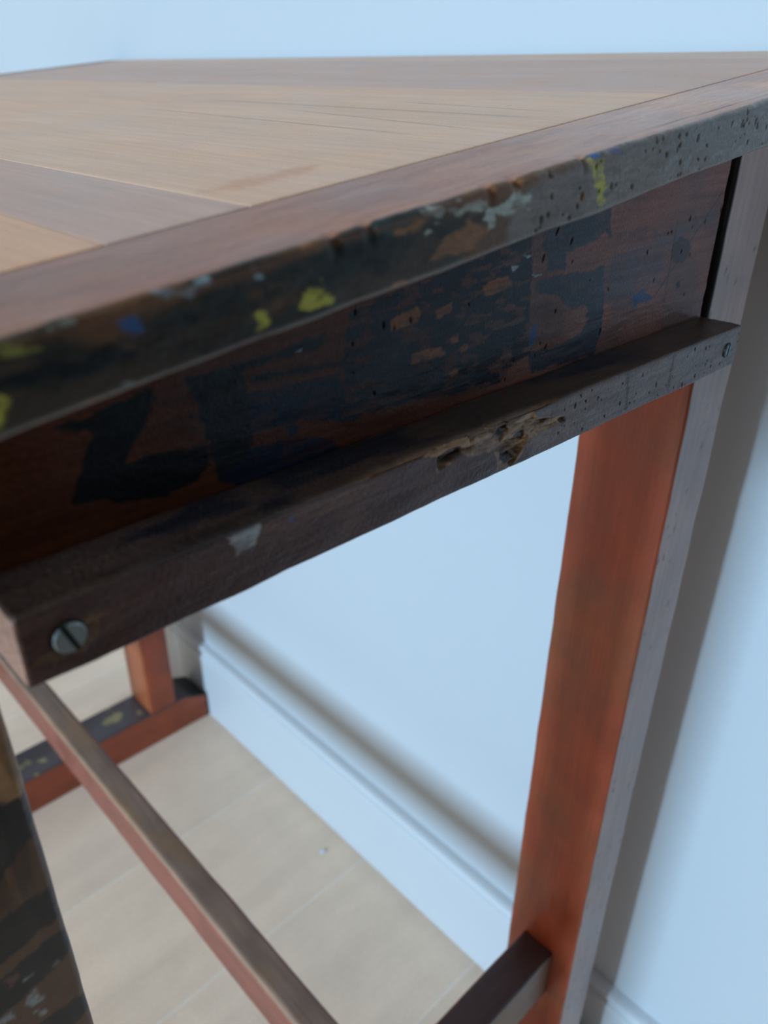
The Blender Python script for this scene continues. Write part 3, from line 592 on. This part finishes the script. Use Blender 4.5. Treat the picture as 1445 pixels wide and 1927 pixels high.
# --- cleat screwed across the apron
RCOL = {'lilac_sheen': (.185, .125, .105), 'whitepatch': (.42, .40, .37), 'rust': (.19, .085, .03), 'blue': (.03, .05, .18), 'raw': (.38, .195, .09), 'rawdark': (.25, .125, .065),
        'crevice': (.075, .036, .024), 'crack': (.05, .028, .02), 'redbare': (.17, .075, .045)}
RAWP = [pl for kk, pl in RAIL_PAINT if kk == 'raw'][0]; CREV = [pl for kk, pl in RAIL_PAINT if kk == 'crevice']
def rail_col(P, s):
    U = P[:, 0]; V = P[:, 2]-ZR
    n = fbm(P, (14, 120, 120), 51, 4); n2 = fbm(P, (50, 90, 90), 53, 4)
    cl = np.array((.085, .034, .024))[None]*(.7+.6*n)[:, None]
    cl = lerp(cl, np.array((.125, .050, .028)), sstep(.5, .68, n2)*.5)
    top = s == 2
    fr = ~top
    fc = cl.copy()
    for i, (kk, pl) in enumerate(RAIL_PAINT):
        al = {'lilac_sheen': .75, 'redbare': .6, 'rust': .7, 'whitepatch': .85}.get(kk, .95)
        wr = {'lilac_sheen': .35, 'whitepatch': .5, 'rust': .5, 'redbare': .8, 'raw': .0}.get(kk, 0)
        paint(fc, U, V, pl, RCOL[kk], al, .006 if kk == 'lilac_sheen' else .0005, .004 if kk == 'lilac_sheen' else .0012, 500+i, wear=wr, wear_scale=320)
    rw = sstep(.0006, -.0006, poly_sdf(U, V, RAWP))*(s == 3)
    g = fbm(P, (90, 1, 420), 57, 4)
    fc = lerp(fc, fc*np.array((.35, .28, .22)), rw*sstep(.54, .68, g)*.85)
    pm = pits(U, V, 50, -.16, 0.0, lambda u: -.02, lambda u: 0.0, .0005, 22, 2.5)
    fc = lerp(fc, np.array((.03, .02, .018)), pm*.5)
    tcx = lerp(np.array((.075, .042, .030))[None]*(.7+.6*n)[:, None], np.array((.012, .014, .022)), sstep(.48, .62, fbm(P, (25, 60, 1), 59, 3))*sstep(-.06, -.1, U)*.8)
    bt = sstep(.0035, 0, P[:, 1]+.0012*(n2-.5)-.0005)
    tcx = lerp(tcx, np.array((.14, .085, .06)), bt*.4)
    inr = sstep(-.262, -.25, U)*(1-sstep(-.165, -.15, U))
    tcx = lerp(tcx, np.array((.27, .14, .07)), inr*(1-sstep(.0015, .004, P[:, 1]))*.9)
    return np.where(top[:, None], tcx, fc)
def rail_disp(P, s):
    U = P[:, 0]; V = P[:, 2]-ZR
    d = (fbm(P, (70, 200, 200), 61, 4)-.5)*.0009+(fbm(P, (22, 1, 1), 63, 2)-.5)*.0010
    fr = s == 3
    rd = sstep(.0003, -.0012, poly_sdf(U, V, RAWP))
    g = fbm(P, (80, 1, 380), 57, 4)
    dd = -rd*(.0006+.0020*sstep(.35, .65, g))
    for pl in CREV: dd = dd-.0008*sstep(.0006, -.0008, poly_sdf(U, V, pl))*sstep(-.0185, -.016, V)
    d = d+np.where(fr, dd, 0)
    top = s == 2
    inr = sstep(-.258, -.245, U)*(1-sstep(-.175, -.15, U))
    d = d-np.where(top, inr*(1-sstep(.0, .005, P[:, 1]))*.0022*(.5+fbm(P, (120, 1, 1), 65, 3)), 0)
    d = d-np.where(fr, pits(U, V, 50, -.16, 0.0, lambda u: -.02, lambda u: 0.0, .0005, 22, 2.5)*.0005, 0)
    bot = s == 0
    d = d+np.where(bot, (fbm(P, (45, 1, 1), 67, 3)-.5)*.0016, 0)
    return d
cleat = member('cleat', 'X', -.36, 0.0, (0.0, YA-.0004, ZR-.0200, ZR), .0009, 1050, (8, 3, 26, 56), M_rail, table, rail_col, rail_disp, endcol=(.42, .22, .15))

def screw(x, z, r, ang, rgb, sink):
    m = plain_mat('screw_metal', rgb, .38, .2, 900, .3, 1500, .5, .85)
    dk = plain_mat('screw_slot_dark', (.02, .017, .014), .8)  # dark disc that shows through the slot and round the head
    bm = bmesh.new(); w = r*.17
    def ring(pts, y): return [bm.verts.new((p[0], y, p[1])) for p in pts]
    a0 = math.asin(w/r)
    for sgn in (1, -1):
        th = np.linspace(a0, math.pi-a0, 22)
        prof = [(1.0, .0), (.98, -.0005), (.9, -.0008)]
        rows = []
        for f, y in prof:
            rows.append(ring([(r*f*math.cos(t), sgn*max(w, r*f*math.sin(t))) for t in th], sink+y))
        for ra, rb in zip(rows[:-1], rows[1:]):
            for i in range(len(th)):
                j = (i+1) % len(th); bm.faces.new((ra[i], ra[j], rb[j], rb[i]))
        bm.faces.new(rows[-1])
    b = ring([(r*1.1*math.cos(t), r*1.1*math.sin(t)) for t in np.linspace(0, 2*math.pi, 32, endpoint=False)], sink-.0001)
    f = bm.faces.new(b); f.material_index = 1
    bmesh.ops.recalc_face_normals(bm, faces=bm.faces[:])
    me = bpy.data.meshes.new('screw'); bm.to_mesh(me); bm.free(); me.materials.append(m); me.materials.append(dk)
    o = bpy.data.objects.new('screw', me); col.objects.link(o)
    o.parent = cleat; o.location = (x, 0, ZR+z); o.rotation_euler = (0, ang, 0)
    return o
s1 = screw(-.3489, -.0099, .0041, math.radians(70), (.27, .275, .25), -.0004); s1['label'] = 'large grey slotted screw head'
s2 = screw(-.0128, -.0101, .0034, math.radians(95), (.10, .11, .12), -.0004); s2['label'] = 'dark sunken slotted screw head'

# --- legs, feet, stretchers, long aprons, footrest bar
LX = [(-.4085, -.362), (.0092, .0558)]; NY = (YA, .0895); FY = (.815, .882); FH = .066
def leg_col(P, s, seed=1, paints=None, far=False):
    n = fbm(P, (60, 60, 8), seed, 4); n2 = fbm(P, (14, 14, 9), seed+7, 3)
    cl = MAHOG[None]*(.72+.5*n)[:, None]
    cl = lerp(cl, ORANGE*np.array((.85, .75, .8)), sstep(.5, .72, n2)*.55)
    front = s == 0
    fc = lerp(np.tile(np.array((.43, .285, .245)), (len(P), 1))*(.85+.3*n)[:, None], np.array((.26, .175, .155)), sstep(.55, .7, n2)*.4)  # pale front face: sheen from the bright wall put into the colour
    pm = pits(P[:, 0], P[:, 2], 90, .0092, .0558, lambda u: ZR-.75, lambda u: ZR+.1, .0011, 44, 3)
    fc = lerp(fc, np.array((.04, .03, .03)), pm*.7)
    if paints is not None:
        fc = np.array((.150, .066, .034))[None]*(.8+.4*n)[:, None]
        U, V = P[:, 0], P[:, 2]-ZR
        LC = {'rawwood': (.50, .24, .09), 'black': (.010, .011, .014), 'whitepatch': (.36, .35, .33), 'redpatch': (.16, .07, .05)}
        for i, (kk, pl) in enumerate(paints):
            paint(fc, U, V, pl, LC[kk], .95, .0005, .0014, 700+i, wear=.6 if kk == 'whitepatch' else (.12 if kk == 'black' else 0.2), wear_scale=300)
        rw = fbm(P, (220, 1, 25), 71, 4)
        fc = lerp(fc, fc*np.array((.45, .4, .35)), sstep(.5, .65, rw)*sstep(-.115, -.105, V)*.8)
    if far:
        return lerp(cl, ORANGE*np.array((1.0, .85, .8)), (s == 3)*.6)  # window-facing side tinted orange: its lit look is put into the colour
    slot_shade = sstep(ZR-.014, ZR-.006, P[:, 2])*(s == 3)*(P[:, 0] > 0)*(P[:, 1] < .06)  # shade of the slot beside the apron, put into the leg colour
    cl = lerp(cl, np.array((.012, .008, .007)), slot_shade)
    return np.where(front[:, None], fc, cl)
def leg_disp(P, s):
    return (fbm(P, (90, 90, 40), 81, 3)-.5)*.0010
for (xa, xb) in LX:
    for (ya_, yb_), near in ((NY, True), (FY, False)):
        xm = .5*(xa+xb); lt = ztop(xm)
        def post(P, xm=xm, lt=lt):
            Q = P.copy(); Q[:, 2] += TOP_S*(Q[:, 0]-xm)*np.clip((Q[:, 2]-(lt-.03))/.03, 0, 1); return Q
        striped = near and xa < -.1
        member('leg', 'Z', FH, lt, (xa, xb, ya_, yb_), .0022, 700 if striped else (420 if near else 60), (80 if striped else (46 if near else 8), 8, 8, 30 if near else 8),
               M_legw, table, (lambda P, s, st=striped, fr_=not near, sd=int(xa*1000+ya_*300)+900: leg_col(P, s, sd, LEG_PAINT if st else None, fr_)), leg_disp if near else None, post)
for (ya_, yb_) in (NY, FY):
    def fcol(P, s):
        n = fbm(P, (9, 70, 70), 91, 4)
        cl = MAHOG[None]*(.75+.5*n)[:, None]*np.array((.85, .95, 1.0))
        top = s == 2
        cl = np.where(top[:, None], np.array((.075, .055, .058))[None]*(.8+.4*n)[:, None], cl)
        spl = sstep(.66, .7, fbm(P, (60, 60, 60), 93, 3))
        cl = lerp(cl, np.array((.4, .34, .12)), spl*.7*top)
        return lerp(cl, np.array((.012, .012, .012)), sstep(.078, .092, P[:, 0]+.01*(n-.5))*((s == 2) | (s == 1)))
    def fpost(P):
        Q = P.copy(); k = np.clip((Q[:, 0]-.07)/.044, 0, 1)+np.clip((-.423-Q[:, 0])/.044, 0, 1)
        Q[:, 2] = Q[:, 2]*(1-.28*k*(Q[:, 2] > .03)); return Q
    member('foot', 'X', -.467, .1135, (ya_, yb_, .0003, FH-.0002), .003, 160, (4, 8, 14, 10), M_crossw, table, fcol, None, fpost)
def cross_col(P, s):
    n = fbm(P, (9, 70, 70), 95, 4); cl = MAHOG[None]*(.7+.5*n)[:, None]*np.array((.8, .85, .9))
    cl = np.where((s == 2)[:, None], np.array((.060, .030, .028))[None]*(.75+.5*n)[:, None], cl)
    return np.where((s == 3)[:, None], np.array((.21, .125, .085))[None]*(.8+.4*n)[:, None], cl)
for (ya_, yb_) in ((.0416, .0730), (.832, .8635)):
    member('stretcher', 'X', LX[0][1]-.0003, LX[1][0]+.0003, (ya_, yb_, ZR-.634, ZR-.574), .002, 120, (4, 6, 8, 8), M_crossw, table, cross_col, lambda P, s: (fbm(P, (30, 60, 60), 97, 3)-.5)*.001)
def bar_col(P, s):
    n = fbm(P, (80, 9, 80), 99, 4); n2 = fbm(P, (40, 14, 40), 98, 4)
    cl = np.array((.235, .075, .050))[None]*(.75+.5*n)[:, None]
    tp = lerp(np.array((.20, .130, .095))[None]*(.75+.5*n)[:, None], np.array((.24, .14, .075)), sstep(.5, .65, n2)*.7)
    cl = np.where((s == 2)[:, None], tp, cl)
    rid = np.exp(-((P[:, 0]+.1945)/.0022)**2)*(P[:, 2] > ZR-.582)
    return lerp(cl, np.array((.36, .22, .14)), rid*.7*(.4+n2))
member('footrest_bar', 'Y', .0728, .8322, (-.195, -.1675, ZR-.632, ZR-.5742), .0035, 220, (4, 8, 10, 10), M_barw, table, bar_col, lambda P, s: (fbm(P, (60, 25, 60), 96, 3)-.5)*.0014)
for (xa, xb) in ((-.394, -.376), (.026, .044)):
    xm = .5*(xa+xb); zlo = ZR-.02 if xa > 0 else ztop(xm)-.018
    def post(P, xm=xm):
        Q = P.copy(); Q[:, 2] += TOP_S*(Q[:, 0]-xm)*np.clip((Q[:, 2]-(ztop(xm)-.01))/.01, 0, 1); return Q
    member('long_apron', 'Y', NY[1]-.0003, FY[0]+.0003, (xa, xb, zlo, ztop(xm)), .001, 40, (3, 3, 3, 3), M_barw, table, lambda P, s: MAHOG[None]*(.7+.5*fbm(P, (70, 9, 70), 94, 3))[:, None], None, post)
member('apron', 'X', -.36, 0.0, (.840, .858, ZR-.02, ztop(-.36)-.0002), .001, 30, (3, 3, 3, 3), M_crossw, table, lambda P, s: MAHOG[None]*(.7+.5*fbm(P, (9, 70, 70), 93, 3))[:, None])

# --- a crumb on the floor by the wall
bm = bmesh.new()
bmesh.ops.create_icosphere(bm, subdivisions=2, radius=.0032)
for v in bm.verts:
    k = 1+.5*math.sin(v.co.x*2100+1)*math.cos(v.co.y*1700); v.co *= k; v.co.z = v.co.z*.35
mz = min(v.co.z for v in bm.verts)
for v in bm.verts: v.co.z -= mz
me = bpy.data.meshes.new('plaster_crumb'); bm.to_mesh(me); bm.free()
me.materials.append(plain_mat('plaster_chalk', (.72, .82, .92), .9))
cr_ = bpy.data.objects.new('plaster_crumb', me); col.objects.link(cr_); cr_.location = (.077, .457, 0.0)
tagset(cr_, 'tiny pale blue crumb lying on the oak floor under the table', 'crumb')
